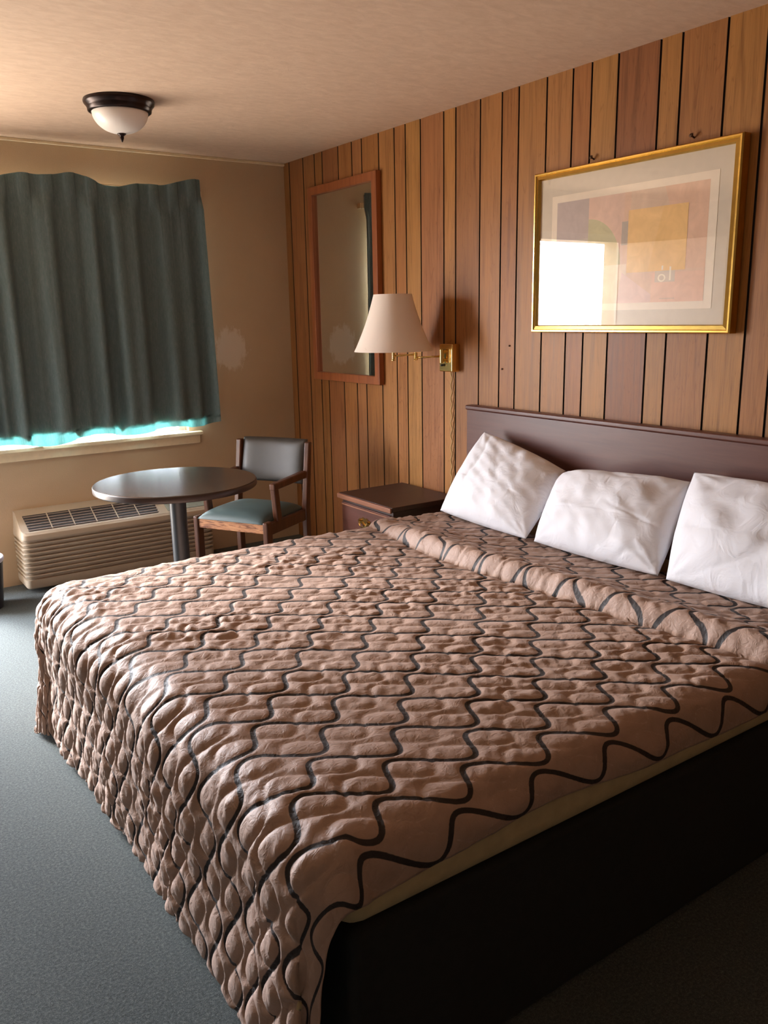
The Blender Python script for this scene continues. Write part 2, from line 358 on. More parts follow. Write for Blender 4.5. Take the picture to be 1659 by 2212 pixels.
bm = bmesh.new(); wbox(bm, (-1.32, .078, WIN[2] + .012), (WIN[1] - .045, .082, WIN[3] - .045)); obj('pane', bm, m.m, wd)
bm = bmesh.new(); wbox(bm, (-2.02, -.045, .758), (-.665, .05, .781)); obj('window_sill', bm, M_TRIM, wd, bevel=.005)
bm = bmesh.new(); wbox(bm, (-2.00, -.018, .706), (-.675, 0, .758)); obj('sill_apron', bm, M_TRIM, wd, bevel=.004)

# ------------------------------------------------------------------ bed
bed = empty('bed', (-1.08, -2.91, 0), 'wide bed with a black covered base and cream mattress edge showing below the bedspread', 'bed')
inv = Matrix.Translation(-Vector(bed.location))
bm = bmesh.new(); box(bm, (-2.03, -3.865, .0), (-.062, -1.965, .405), inv); obj('bed_base', bm, M_BASE, bed, bevel=.02)
bm = bmesh.new(); box(bm, (-2.05, -3.875, .405), (-.065, -1.975, .548), inv); obj('mattress', bm, M_MATT, bed, bevel=.05, seg=4)
hbd = empty('headboard', (0, -2.90, .35), 'dark reddish brown wooden headboard against the panelled wall behind the pillows', 'headboard')
inv = Matrix.Translation(-Vector(hbd.location))
bm = bmesh.new(); box(bm, (-.048, -3.97, .35), (-.008, -1.83, 1.008), inv); obj('panel', bm, M_MAHOG, hbd, bevel=.003)
bm = bmesh.new(); box(bm, (-.056, -3.975, 1.008), (-.006, -1.825, 1.03), inv); obj('top_rail', bm, M_MAHOG, hbd, bevel=.007, seg=3)

# ---- bedspread: one quilted sheet; (X, Y) unfolded cloth coordinates
XF, YF, YN, ZT = -2.10, -1.945, -3.885, .574
RF, RN = .105, .07
st_ = .0062
sx_ = np.arange(-.36, XF + RF - .615, -st_)         # along the bed to the foot hem
ty_ = np.arange(YN + RN - .150, YF - RF + .61, st_)
S, T = np.meshgrid(sx_, ty_, indexing='ij')
lam, row, shf, amp = .206, .097, .0895, .041
th = np.linspace(-PI, PI, 181); cx_ = lam / (2 * PI) * (th - .62 * np.sin(th)); cy_ = amp * np.sin(th)
def wdist(S, T, ox, oy):
    """distance to the nearest wavy line of a family of rows"""
    warp = waves(11, 6, 2, 9)
    S = S + .010 * warp(S, T); T = T + .008 * warp(T + 3, S)
    n0 = np.round((T - oy) / row); best = np.full(S.shape, 9.0)
    for dn in (-1, 0, 1):
        n = n0 + dn; v = T - oy - n * row; u = S - ox - n * shf
        u = (u + lam / 2) % lam - lam / 2
        for px, py in zip(cx_[::3], cy_[::3]):
            du = np.abs(u - px); du = np.minimum(du, lam - du)
            best = np.minimum(best, du * du + (v - py) ** 2)
    return np.sqrt(best)
DL = wdist(S, T, -1.460, -3.526)
DS = wdist(S, T, -1.460 + lam / 2, -3.526)
df = np.clip((XF + RF) - S, 0, None); dn = np.clip((YN + RN) - T, 0, None); dr = np.clip(T - (YF - RF), 0, None)
def prof(d, r):
    a = np.minimum(d / r, PI / 2); ex = np.maximum(d - r * PI / 2, 0)
    return r * np.sin(a), r * (1 - np.cos(a)) + ex
P = np.zeros(S.shape + (3,))
side = dn + dr
dn = dn * (1 - .20 * np.exp(-((S + 1.58) / .30) ** 2) - .04)
side = dn + dr
p = 5.0
dd = (df ** p + side ** p) ** (1 / p)
phi = np.arctan2(side, np.maximum(df, 1e-9)); phi[(df == 0) & (side == 0)] = 0
r_ = np.where(dn > 0, RF + (RN - RF) * (phi / (PI / 2)), RF)
out, down = prof(dd, r_)
corner = np.sin(2 * phi) ** 2
flare = corner * np.where(dr > 0, .09, .03) * np.clip(down / .55, 0, 1) ** .8
cP, sP = np.cos(phi), np.sin(phi)
drape_f = np.clip(down / .5, 0, 1)
hangw = waves(5, 5, 9, 22)
ripple = .012 * drape_f * hangw(S * 0 + 1, T * 1.0) * (dn == 0)
P[..., 0] = np.minimum(S, 99) * 0 + np.where(df > 0, XF + RF, S) - (out + flare + ripple) * np.where(df > 0, cP, 0)
sgn = np.where(dn > 0, -1.0, 1.0)
P[..., 1] = np.where(dn > 0, YN + RN, np.where(dr > 0, YF - RF, T)) + sgn * (out + flare) * np.where(side > 0, sP, 0)
# top: soft undulation, crown, and the turned-down ridge in front of the pillows
und = waves(2, 8, 2.5, 8)
edge = np.minimum.reduce([np.clip((S - (XF + RF)) / .35, 0, 1), np.clip((T - YN - RN) / .3, 0, 1), np.clip((YF - RF - T) / .3, 0, 1)])
P[..., 2] = ZT - down + .006 * und(S, T) * np.clip(1 - down / .1, 0, 1) + .008 * edge
X0f = -.795 + .02 * np.sin(T * 3.1) + .012 * waves(8, 4, 4, 14)(T, T * 0) + .055 * np.clip((-3.45 - T) / .4, 0, 1) + .05 * np.clip((T + 2.45) / .3, 0, 1)
uu = S - X0f
ridge = np.where(uu > 0, (1 - np.exp(-(np.maximum(uu, 0) / .020) ** 1.3)) * (.006 + .052 * np.exp(-(np.maximum(uu, 0) / .15) ** 2)), -.012 * np.exp(np.minimum(uu, 0) / .035))
ridge_amt = np.clip(1 - down / .16, .3, 1) * (1 - .55 * np.clip((T + 2.4) / .3, 0, 1))
# normals of the smooth base
gu = np.gradient(P, axis=0); gv = np.gradient(P, axis=1)
N = np.cross(gv, gu); N /= np.linalg.norm(N, axis=-1, keepdims=True) + 1e-12
FL = N[60, N.shape[1] // 2, 2] < 0
if FL: N = -N
D = np.minimum(DL, DS)
puff = 1 - np.exp(-(D / .0075) ** 1.0)
near = np.clip(dn / .05, 0, 1)
foot = np.clip(df / .12, 0, 1)
wr1 = waves(21, 30, 70, 260, (1, 1), (2.3, .55)); wr2 = waves(22, 16, 25, 60, (.5, 1.5))
wrin = wr1(S, T)
cellamp = .75 + .35 * waves(30, 9, 10, 40)(S, T)
gather = waves(41, 14, 30, 85, (.25, 1.0))(S, T)
hgt = (.0105 * (1 - near * .75) * (1 + .8 * foot)) * puff * cellamp
mod = np.clip(.6 + .5 * waves(77, 10, 8, 30)(S, T), .1, 1.6)
hgt += .0040 * mod * wrin * puff * (1 - near * .6) + .0030 * foot * gather + .012 * foot * np.abs(waves(43, 8, 8, 20, (1, .6))(S, T)) * (1 - near)
hgt += .004 * near * wr2(S, T)
P = P + N * hgt[..., None]
P[..., 2] += ridge * ridge_amt
lowest = .012 + .010 * np.abs(waves(51, 6, 20, 70)(S, T))
zz = P[..., 2]; P[..., 2] = np.where(zz < lowest, lowest + (zz - lowest) * .05, zz)
me = grid_mesh('bedspread', P)
if not FL: me.flip_normals()
for nm, arr in (('line', DL), ('stitch', DS)):
    a = me.attributes.new(nm, 'FLOAT', 'POINT'); a.data.foreach_set('value', arr.reshape(-1).astype(np.float32))
o = link('bedspread', me, [M_QUILT, M_QBACK], None, True)
tag(o, 'brown quilted bedspread with dark wavy lines spread over the bed', 'bedspread')
so = o.modifiers.new('thickness', 'SOLIDIFY'); so.thickness = .003; so.offset = -1; so.material_offset = 1; so.material_offset_rim = 0

# ---- pillows
def pillow(name, BL, TL, TR, BR, bulge, seed, label):
    n = 90; u = np.linspace(-1, 1, n); U, V = np.meshgrid(u, u, indexing='ij')
    BL, TL, TR, BR = (np.array(q, float) for q in (BL, TL, TR, BR))
    cen = (BL + TL + TR + BR) / 4
    # outline: sides bow slightly, corners stay pointed
    Us = U * (1 - .07 * (1 - V ** 2) * 0 + .03 * (1 - V ** 2)); Vs = V * (1 + .03 * (1 - U ** 2))
    a, b = (Us + 1) / 2, (Vs + 1) / 2
    B = ((1 - a) * (1 - b))[..., None] * BL + ((1 - a) * b)[..., None] * TL + (a * b)[..., None] * TR + (a * (1 - b))[..., None] * BR
    nrm = np.cross(TR - BL, TL - BR); nrm /= np.linalg.norm(nrm)
    if nrm[2] < 0: nrm = -nrm
    th = ((1 - np.abs(U) ** 2.6) * (1 - np.abs(V) ** 2.6)).clip(0) ** .55
    rad = np.sqrt((np.abs(U) - 1) ** 2 + (np.abs(V) - 1) ** 2)
    f1 = waves(seed, 14, 2.2, 9); f2 = waves(seed + 1, 12, 8, 22, (1, .6)); f3 = waves(seed + 2, 10, 12, 34)
    wr = .008 * f1(U, V) + .0045 * f2(U, V) * (.4 + .6 * (V > -.2)) + .0022 * f3(U, V)
    wr = wr - .0065 * np.exp(-(waves(seed + 5, 8, 2.5, 6)(U, V) / .13) ** 2) * np.clip(waves(seed + 6, 5, 2, 5)(U, V) + .5, 0, 1)
    edgef = np.minimum(1, th * 1.4)
    # gathers running in from the corners
    ang = np.arctan2(1 - np.abs(V), 1 - np.abs(U)); wr = wr + .007 * np.sin(ang * 13 + seed) * np.exp(-rad * 3.2) * np.minimum(1, rad * 5)
    fr = B + nrm * ((bulge * th + wr * edgef)[..., None])
    bk = B - nrm * ((.035 * th)[..., None])
    floorz = .614
    pts = []
    for A in (fr, bk):
        z = A[..., 2]; A[..., 2] = np.where(z < floorz - .02, floorz - .02 + (z - floorz + .02) * .3, z)
        A[..., 0] = np.minimum(A[..., 0], -.066)
    me1 = bpy.data.meshes.new(name); bm = bmesh.new()
    va = [[bm.verts.new(fr[i, j]) for j in range(n)] for i in range(n)]
    vb = [[(va[i][j] if i in (0, n - 1) or j in (0, n - 1) else bm.verts.new(bk[i, j])) for j in range(n)] for i in range(n)]
    for i in range(n - 1):
        for j in range(n - 1):
            bm.faces.new((va[i][j], va[i+1][j], va[i+1][j+1], va[i][j+1]))
            bm.faces.new((vb[i][j], vb[i][j+1], vb[i+1][j+1], vb[i+1][j]))
    o = obj(name, bm, M_PILLOW, None, True); tag(o, label, 'pillow', 'white pillows on the bed'); return o
pillow('pillow', (-.408, -2.075, .604), (-.115, -2.035, .925), (-.12, -2.55, .815), (-.445, -2.655, .60), .085, 61, 'white pillow nearest the nightstand, one corner propped high against the headboard')
pillow('pillow', (-.445, -2.70, .60), (-.165, -2.575, .815), (-.13, -3.155, .862), (-.435, -3.265, .60), .095, 71, 'white pillow in the middle between the two other pillows')
pillow('pillow', (-.445, -3.305, .60), (-.115, -3.155, .895), (-.12, -3.85, .87), (-.41, -3.89, .60), .095, 81, 'white pillow at the right edge of the photo, farthest from the lamp')

# ------------------------------------------------------------------ curtain, rod
cu = empty('curtain', (-1.35, -.10, .80), 'short pleated teal grey curtain with a glowing hem covering the window', 'curtain')
nx, nz = 520, 120
xs = np.linspace(-2.16, -.572, nx); vs_ = np.linspace(0, 1, nz)
Xc, Vc = np.meshgrid(xs, vs_, indexing='ij')
pitch = .118
ph = 2 * PI * (Xc + .60) / pitch
fold_top = np.sign(np.sin(ph)) * np.abs(np.sin(ph)) ** .5 * .010
xx = Xc + .02 * np.sin(5.1 * Xc + 1) + .012 * np.sin(11 * Xc)
big = .60 * np.sin(2 * PI * xx / .235 + .8) + .42 * np.sin(2 * PI * xx / .118 + 2.0 * np.sin(3 * xx)) + .30 * np.sin(2 * PI * xx / .41 + 2.2)
big = np.tanh(big * 1.5)
wt = np.clip((1 - Vc) / .9, 0, 1)             # 0 at the heading, 1 at the hem
pt = np.clip((.94 - Vc) / .06, 0, 1)
amp_c = (.015 + .033 * wt ** .6)
Yc = -.073 + fold_top * (1 - pt) + pt * (fold_top * .4 * (1 - wt) + amp_c * big + .004 * np.sin(9 * Xc + 3 * Vc))
topz = 2.205 + .022 * np.sin(2 * PI * (Xc + 1.58) / .72) + .012 * np.sin(2 * PI * Xc / .33 + 1) + .045 * np.clip((Xc + .70) / .12, 0, 1) ** 2 * .5
botz = .814 + .014 * np.sin(2 * PI * Xc / .47 + .6) - .018 * np.clip((-1.25 - Xc) / .3, 0, 1) + .03 * np.clip((Xc + .75) / .15, 0, 1) - .006 * big[:, :1]
Zc = botz + (topz - botz) * Vc
# the sides draw in a little towards the top, pleats lean
Xs = Xc - .025 * Vc * np.clip((Xc + 1.4), 0, 1)
Pc = np.stack([Xs, Yc, Zc], -1) - np.array(cu.location)
me = grid_mesh('fabric', Pc)
hl = .856 - .012 * np.clip((-1.3 - Xc) / .3, 0, 1) + .004 * np.sin(7 * Xc) + .016 * np.clip((Xc + .70) / .12, 0, 1); hemd = np.abs(Zc - hl); hem = np.clip(1 - hemd / .006, 0, 1)
a = me.attributes.new('hem', 'FLOAT', 'POINT'); a.data.foreach_set('value', hem.reshape(-1).astype(np.float32))
o = link('fabric', me, M_CURTAIN, cu, True)
Pl = Pc.copy(); Pl[..., 1] += .010; keep = (Zc - botz).min(axis=0) > -1
thick = np.exp(-((Xc + 1.405) / .035) ** 2) + np.exp(-((Xc + 1.16) / .02) ** 2) * .7 + np.exp(-((Xc + 1.70) / .02) ** 2) * .6; Zl = np.maximum(Zc, hl + .006 - thick * (hl - botz)); Pl[..., 2] = Zl - cu.location[2]; Pl[..., 2] = np.minimum(Pl[..., 2], (topz - .012) - cu.location[2])
me = grid_mesh('lining', Pl); link('lining', me, M_LINING, cu, True)['label'] = 'pale lining'
rd = empty('curtain_rod', (-1.38, -.07, 2.18), 'slim cream curtain rod above the window carrying the teal curtain', 'curtain rod')
inv = Matrix.Translation(-Vector(rd.location))
bm = bmesh.new(); box(bm, (-2.20, -.046, 2.150), (-.585, -.034, 2.190), inv); obj('rail', bm, M_TRIM, rd, bevel=.004)
for x in (-.580, -1.38, -2.19):
    bm = bmesh.new(); box(bm, (x - .02, -.036, 2.154), (x + .006, 0, 2.188), inv); obj('bracket', bm, M_TRIM, rd, bevel=.003)

# ------------------------------------------------------------------ ceiling light
cl_ = empty('ceiling_light', (-1.357, -1.03, ZC), 'flush ceiling light with bronze ring and white glass bowl', 'ceiling light')
bm = bmesh.new(); lathe(bm, [(.0, 0), (.150, 0), (.152, -.008), (.149, -.017), (.141, -.026), (.137, -.033), (.135, -.046), (.127, -.052), (.118, -.050), (.0, -.046)]); obj('ring', bm, M_BRONZE, cl_, True, auto=50)
bm = bmesh.new(); prof_ = [(.120 * math.cos(a) ** .9 if a < PI / 2 - .01 else 0, -.045 - .090 * math.sin(a) ** 1.05) for a in np.linspace(0, PI / 2, 20)]
lathe(bm, prof_, cap=False); obj('glass_bowl', bm, M_BOWL, cl_, True)
bm = bmesh.new(); lathe(bm, [(0, -.128), (.017, -.130), (.019, -.137), (.012, -.143), (.008, -.146), (.009, -.151), (.006, -.160), (.003, -.168), (0, -.170)], n=24); obj('finial', bm, M_BRONZE, cl_, True)

# ------------------------------------------------------------------ mirror
mi = empty('wall_mirror', (0, -.705, 1.64), 'tall wood framed mirror on the panelled wall reflecting the curtain edge', 'mirror')
ya, yb, za, zb = -.345, -1.070, 1.080, 2.203
def framebox(parent, mat, ya, yb, za, zb, wd_, x0, x1, name, bev, prof2=None):
    inv = Matrix.Translation(-Vector(parent.location)); bm = bmesh.new()
    o4 = [(ya, za), (yb, za), (yb, zb), (ya, zb)]
    def ring(ins, x): 
        s = [(-1, 1), (1, 1), (1, -1), (-1, -1)]
        return [bm.verts.new(inv @ Vector((x, y + sy * ins, z + sz * ins))) for (y, z), (sy, sz) in zip(o4, s)]
    pr = prof2 or [(0, x1), (0, x0), (wd_, x0), (wd_, x1)]
    R_ = [ring(i, x) for i, x in pr]
    for A, B in zip(R_, R_[1:] + R_[:1]):
        for i in range(4): bm.faces.new((A[i], A[(i+1)%4], B[(i+1)%4], B[i]))
    return obj(name, bm, mat, parent, bevel=bev)
framebox(mi, M_MFRAME, ya, yb, za, zb, .047, -.036, -.001, 'frame', .004)
inv = Matrix.Translation(-Vector(mi.location))
bm = bmesh.new(); box(bm, (-.016, yb + .045, za + .045), (-.003, ya - .045, zb - .045), inv); obj('glass', bm, M_MIRROR, mi)

# ------------------------------------------------------------------ wall lamp
LX, LY = -.262, -1.527
wl = empty('wall_lamp', (0, -1.655, 1.255), 'brass swing arm wall lamp with a cream shade beside the mirror', 'wall lamp')
inv = Matrix.Translation(-Vector(wl.location))
bm = bmesh.new(); box(bm, (-.050, -1.722, 1.181), (-.001, -1.620, 1.316), inv); obj('backplate', bm, M_BRASS, wl, bevel=.006, seg=3)
bm = bmesh.new(); tube(bm, [inv @ Vector(q) for q in ((-.05, -1.665, 1.277), (-.068, -1.665, 1.277))], .009); tube(bm, [inv @ Vector(q) for q in ((-.05, -1.665, 1.237), (-.068, -1.665, 1.237))], .009); tube(bm, [inv @ Vector(q) for q in ((-.070, -1.665, 1.225), (-.070, -1.665, 1.290))], .010, 16); obj('pivot', bm, M_BRASS, wl, True, auto=40)
J2 = Vector((-.165, -1.580, 1.262)); J1 = Vector((LX, LY, 1.262))
bm = bmesh.new(); tube(bm, [inv @ Vector((-.070, -1.665, 1.257)), inv @ (J2 + Vector((0, 0, -.010)))], .0048); obj('arm', bm, M_BRASS, wl, True)
bm = bmesh.new(); tube(bm, [inv @ (J2 + Vector((0, 0, .006))), inv @ (J1 + Vector((0, 0, .0)))], .0048); obj('arm', bm, M_BRASS, wl, True)
for j in (J2, J1):
    bm = bmesh.new(); tube(bm, [inv @ (j + Vector((0, 0, -.020))), inv @ (j + Vector((0, 0, .016)))], .0085, 16); lathe(bm, [(0, -.024), (.0100, -.022), (.0100, -.016), (.0085, -.014)], inv @ j, 16); obj('joint', bm, M_BRASS, wl, True, auto=40)
bm = bmesh.new(); tube(bm, [inv @ (J1 + Vector((0, 0, .01))), inv @ (J1 + Vector((0, 0, .06)))], .007); tube(bm, [inv @ (J1 + Vector((0, 0, .06))), inv @ (J1 + Vector((0, 0, .13)))], .016, 16); obj('socket', bm, M_BRASS, wl, True, auto=40)
bm = bmesh.new(); lathe(bm, [(.013, .13), (.016, .15), (.029, .18), (.031, .20), (.024, .225), (0, .235)], inv @ J1, 24); obj('bulb', bm, M_BULB, wl, True)
zb0, zb1 = 1.286, 1.556
bm = bmesh.new(); R0, R1 = .193, .093
prf = [(R0, zb0), (R0 - .003, zb0 + .006)] + [(R0 - .004 + (R1 - R0 + .004) * t - .008 * math.sin(PI * t), zb0 + .006 + (zb1 - zb0 - .006) * t) for t in np.linspace(.05, 1, 14)]
inn = [(r - .002, z) for r, z in prf[::-1]]
lathe(bm, prf + inn + [prf[0]], inv @ Vector((LX, LY, 0)), 72, cap=False); obj('lamp_shade', bm, M_SHADE, wl, True, auto=50)
bm = bmesh.new()
for a in range(3):
    an = a * 2 * PI / 3 + .4; tube(bm, [inv @ Vector((LX, LY, 1.53)), inv @ Vector((LX + (R1 - .004) * math.cos(an), LY + (R1 - .004) * math.sin(an), 1.548))], .0015, 6)
tube(bm, [inv @ Vector((LX, LY, 1.495)), inv @ Vector((LX, LY, 1.535))], .004, 8); obj('shade_spider', bm, M_BRASS, wl, True)
bm = bmesh.new(); tube(bm, [inv @ Vector((-.05, -1.655, 1.213)), inv @ Vector((-.066, -1.655, 1.213))], [.006, .005], 10); obj('switch_knob', bm, M_BLACKM, wl, True)
bm = bmesh.new(); pts = [inv @ Vector((-.011 - .003 * math.cos(i * .9), -1.668 + .0035 * math.sin(i * .9) - .00002 * i, 1.182 - i * .009)) for i in range(100)]; tube(bm, pts, .0030, 6); obj('cord', bm, M_CORD, wl, True)

# ------------------------------------------------------------------ framed picture
fp = empty('framed_picture', (0, -2.728, 1.694), 'gold framed pale abstract print hanging on the panelled wall above the bed', 'picture')
ya, yb, za, zb = -2.252, -3.204, 1.374, 2.016
framebox(fp, M_GOLD, ya, yb, za, zb, .03, -.046, -.004, 'frame', 0, [(0, -.004), (0, -.040), (.004, -.046), (.010, -.046), (.013, -.041), (.026, -.044), (.030, -.036), (.030, -.004)])
inv = Matrix.Translation(-Vector(fp.location))
bm = bmesh.new(); box(bm, (-.030, yb + .03, za + .03), (-.006, ya - .03, zb - .03), inv); obj('mat_board', bm, M_MAT, fp)
bm = bmesh.new(); box(bm, (-.0312, -3.118, 1.460), (-.0300, -2.347, 1.916), inv); obj('print_paper', bm, M_PAPER, fp)
bm = bmesh.new(); ik = bm.loops.layers.float_color.new('ink'); lay = [0]
def poly(pts, c):
    lay[0] += 1; x = -.0312 - .00006 * lay[0]
    f = bm.faces.new([bm.verts.new(inv @ Vector((x, y, z))) for y, z in pts])
    c = tuple(a * .66 + b * .34 for a, b in zip(c, (.66, .53, .42)))  # haze of the glass reflection mixed into the ink colours
    for l in f.loops: l[ik] = c + (1,)
AL, AR, AB, AT = -2.376, -3.084, 1.486, 1.889
def rect(y0, y1, z0, z1, c): poly([(y0, z0), (y1, z0), (y1, z1), (y0, z1)], c)
rect(AL, AR, AB, AT, (.60, .385, .28))
rect(-2.75, AR, 1.72, AT, (.56, .40, .30)); poly([(-2.90, AT), (AR, AT), (AR, 1.60), (-3.0, 1.60)], (.60, .36, .25))
rect(AL, -2.545, 1.74, AT, (.30, .27, .30)); rect(AL, -2.545, AB, 1.74, (.36, .36, .34))
rect(-2.545, -2.72, 1.60, AT, (.60, .40, .33)); 
poly([(-2.545, 1.63)] + [(-2.545 - .165 * math.sin(a), 1.63 + .18 * math.cos(a)) for a in np.linspace(0, PI / 2, 14)], (.36, .38, .20))
rect(-2.40, -2.545, 1.64, 1.73, (.38, .42, .36))
rect(-2.545, -2.74, AB, 1.63, (.66, .52, .40)); rect(AL, -2.545, AB, 1.63, (.58, .52, .46))
poly([(-2.72, 1.60), (-2.90, 1.49), (-2.83, AB), (-2.70, AB)], (.62, .42, .40)); rect(-2.86, AR, AB, 1.59, (.66, .39, .29))
rect(-2.712, -2.742, 1.70, 1.785, (.30, .28, .27))
rect(-2.742, -3.003, 1.597, 1.823, (.72, .42, .09)); poly([(-2.742, 1.597), (-2.84, 1.597), (-2.90, 1.823), (-2.742, 1.823)], (.74, .45, .13))
rect(-2.875, -2.962, 1.557, 1.597, (.46, .40, .34))
for (y0, z0), (y1, z1) in (((-2.903, 1.615), (-2.907, 1.60)), ((-2.938, 1.61), (-2.940, 1.562))):
    rect(y0, y0 - .007, z1, z0, (.74, .70, .58))
yo, zo = -2.905, 1.572
for i in range(16):
    a0, a1 = i * PI / 8, (i + 1) * PI / 8
    poly([(yo + .017 * math.cos(a0), zo + .014 * math.sin(a0)), (yo + .017 * math.cos(a1), zo + .014 * math.sin(a1)), (yo + .011 * math.cos(a1), zo + .009 * math.sin(a1)), (yo + .011 * math.cos(a0), zo + .009 * math.sin(a0))], (.74, .70, .58)); lay[0] -= 1
rect(-2.90, -2.965, 1.497, 1.500, (.42, .30, .24))
me = bpy.data.meshes.new('print'); bm.to_mesh(me); bm.free(); link('print', me, M_INK, fp)
bm = bmesh.new(); box(bm, (-.0362, yb + .03, za + .03), (-.0352, ya - .03, zb - .03), inv); obj('glass', bm, M_GLASS, fp)
for y, z, lb in ((-2.533, 2.036, 'small bronze nail above the left half of the gold picture frame'), (-2.985, 2.038, 'small bronze nail above the right half of the gold picture frame'), (-2.073, 1.312, 'tiny dark nail head in the panelling, upper of two between lamp and picture'), (-2.026, 1.206, 'tiny dark nail head in the panelling, lower of two between lamp and picture')):
    big_ = z > 2; bm = bmesh.new(); rr_ = .008 if big_ else .0042
    tube(bm, [(0, 0, 0), (-.012 if big_ else -.002, 0, .004 if big_ else 0), (-.018 if big_ else -.004, 0, .007 if big_ else 0), (-.021 if big_ else -.005, 0, .008 if big_ else 0)], [rr_ * .4, rr_ * .4, rr_, rr_ * .7] if big_ else [rr_] * 4, 12)
    o = obj('nail', bm, M_STEEL, None, True); o.location = (0, y, z); tag(o, lb, 'nail', 'nails in the panelled wall')

# ------------------------------------------------------------------ nightstand
ns = empty('nightstand', (-.23, -1.505, 0), 'dark mahogany nightstand with a brass drawer pull beside the bed', 'nightstand')
inv = Matrix.Translation(-Vector(ns.location)); nb = lambda bm, a, b: box(bm, a, b, inv)
bm = bmesh.new(); nb(bm, (-.425, -1.735, .06), (-.032, -1.275, .535)); obj('cabinet', bm, M_MAHOGX, ns, bevel=.003)
bm = bmesh.new(); nb(bm, (-.432, -1.74, 0), (-.04, -1.27, .06)); obj('plinth', bm, M_MAHOGX, ns, bevel=.004)
bm = bmesh.new(); nb(bm, (-.440, -1.748, .535), (-.026, -1.262, .560)); obj('top', bm, M_MAHOGX, ns, bevel=.004)
bm = bmesh.new(); nb(bm, (-.452, -1.748, .532), (-.440, -1.262, .558)); obj('front_edge', bm, M_MAHOGL, ns, bevel=.004)['label'] = 'front edge coloured lighter where it catches light'
for z0, z1 in ((.335, .515), (.10, .315)):
    bm = bmesh.new(); nb(bm, (-.437, -1.722, z0), (-.425, -1.288, z1)); dr_ = obj('drawer', bm, M_MAHOG, ns, bevel=.002)
    bm = bmesh.new(); nb(bm, (-.443, -1.718, z1 - .014), (-.437, -1.292, z1 - .006)); nb(bm, (-.443, -1.718, z0 + .006), (-.437, -1.292, z0 + .014)); obj('bead', bm, M_MAHOGL, dr_, bevel=.002)
    zc_ = (z0 + z1) / 2 + .018; bm = bmesh.new(); L_ = lambda y, z, x=-.4385: inv @ Vector((x, y, z))
    # pierced back plate with wings
    out_ = [(-.052, 0), (-.046, .016), (-.030, .012), (-.018, .024), (0, .018), (.018, .024), (.030, .012), (.046, .016), (.052, 0), (.044, -.016), (.026, -.010), (.012, -.024), (0, -.018), (-.012, -.024), (-.026, -.010), (-.044, -.016)]
    A_ = [bm.verts.new(L_(-1.505 + y, zc_ + z)) for y, z in out_]; B_ = [bm.verts.new(L_(-1.505 + y, zc_ + z, -.4412)) for y, z in out_]
    bm.faces.new(A_); bm.faces.new(B_[::-1])
    for i in range(16): bm.faces.new((A_[i], A_[(i+1)%16], B_[(i+1)%16], B_[i]))
    tube(bm, [L_(-1.505 + .036 * math.cos(a), zc_ + .006 + .030 * math.sin(a), -.450 - .006 * abs(math.sin(a))) for a in np.linspace(PI, 2 * PI, 14)], .0035, 8)
    for s in (-1, 1): tube(bm, [L_(-1.505 + s * .036, zc_ + .006, -.44), L_(-1.505 + s * .036, zc_ + .006, -.453)], .006, 10)
    obj('pull', bm, M_BRASS, dr_, True, auto=35)['label'] = 'brass drop pull'

# ------------------------------------------------------------------ armchair
ch = empty('armchair', (-.765, -.885, 0), 'wooden armchair with grey vinyl back and teal seat in the corner by the round table', 'chair')
W2, D2 = .2325, .2125
def cpart(name, fn, mat, bev=.006, par=None, lab=None, sm=False, ss=0):
    bm = bmesh.new(); fn(bm); o = obj(name, bm, mat, par or ch, sm, bev, 3, ss)
    if lab: o['label'] = lab
    return o
for s in (-1, 1):
    x0, x1 = sorted((s * W2, s * (W2 - .030)))
    cpart('leg', lambda bm: box(bm, (x0, D2 - .055, 0), (x1, D2, .438)), M_CHAIRW, .009)
    xr0, xr1 = sorted((s * (W2 + .006), s * (W2 - .026)))
    def rear(bm):
        hexa(bm, [(xr0, -D2 - .02, 0), (xr1, -D2 - .02, 0), (xr1, -D2 + .025, 0), (xr0, -D2 + .025, 0)], [(xr0, -D2 - .01, .43), (xr1, -D2 - .01, .43), (xr1, -D2 + .035, .43), (xr0, -D2 + .035, .43)])
        hexa(bm, [(xr0, -D2 - .01, .43), (xr1, -D2 - .01, .43), (xr1, -D2 + .035, .43), (xr0, -D2 + .035, .43)], [(xr0, -D2 - .055, .79), (xr1, -D2 - .055, .79), (xr1, -D2 - .022, .79), (xr0, -D2 - .022, .79)])
        bmesh.ops.remove_doubles(bm, verts=bm.verts, dist=1e-5)
    cpart('leg', rear, M_CHAIRW, .007)
    cpart('side_rail', lambda bm: hexa(bm, [(x0, -D2, .365), (x1, -D2, .365), (x1, -D2, .425), (x0, -D2, .425)], [(x0, D2 - .04, .365), (x1, D2 - .04, .365), (x1, D2 - .04, .425), (x0, D2 - .04, .425)]), M_CHAIRW, .005)
    cpart('arm_post', lambda bm: hexa(bm, [(x0, .055, .40), (x1, .055, .40), (x1, .105, .40), (x0, .105, .40)], [(x0, .085, .612), (x1, .085, .612), (x1, .128, .612), (x0, .128, .612)]), M_CHAIRW, .008)
    cpart('armrest', lambda bm: hexa(bm, [(x0 - .002, -D2 + .01, .598), (x1 + .002, -D2 + .01, .598), (x1 + .002, -D2 + .01, .640), (x0 - .002, -D2 + .01, .640)], [(x0 - .002, .128, .588), (x1 + .002, .128, .588), (x1 + .002, .128, .624), (x0 - .002, .128, .624)]), M_CHAIRW, .008)
cpart('front_rail', lambda bm: box(bm, (-W2 + .03, D2 - .036, .375), (W2 - .03, D2 - .010, .428)), M_RAIL, .003, lab='lighter oak front rail')
cpart('back_rail', lambda bm: box(bm, (-W2 + .025, -D2 + .0, .37), (W2 - .025, -D2 + .022, .42)), M_CHAIRW, .003)
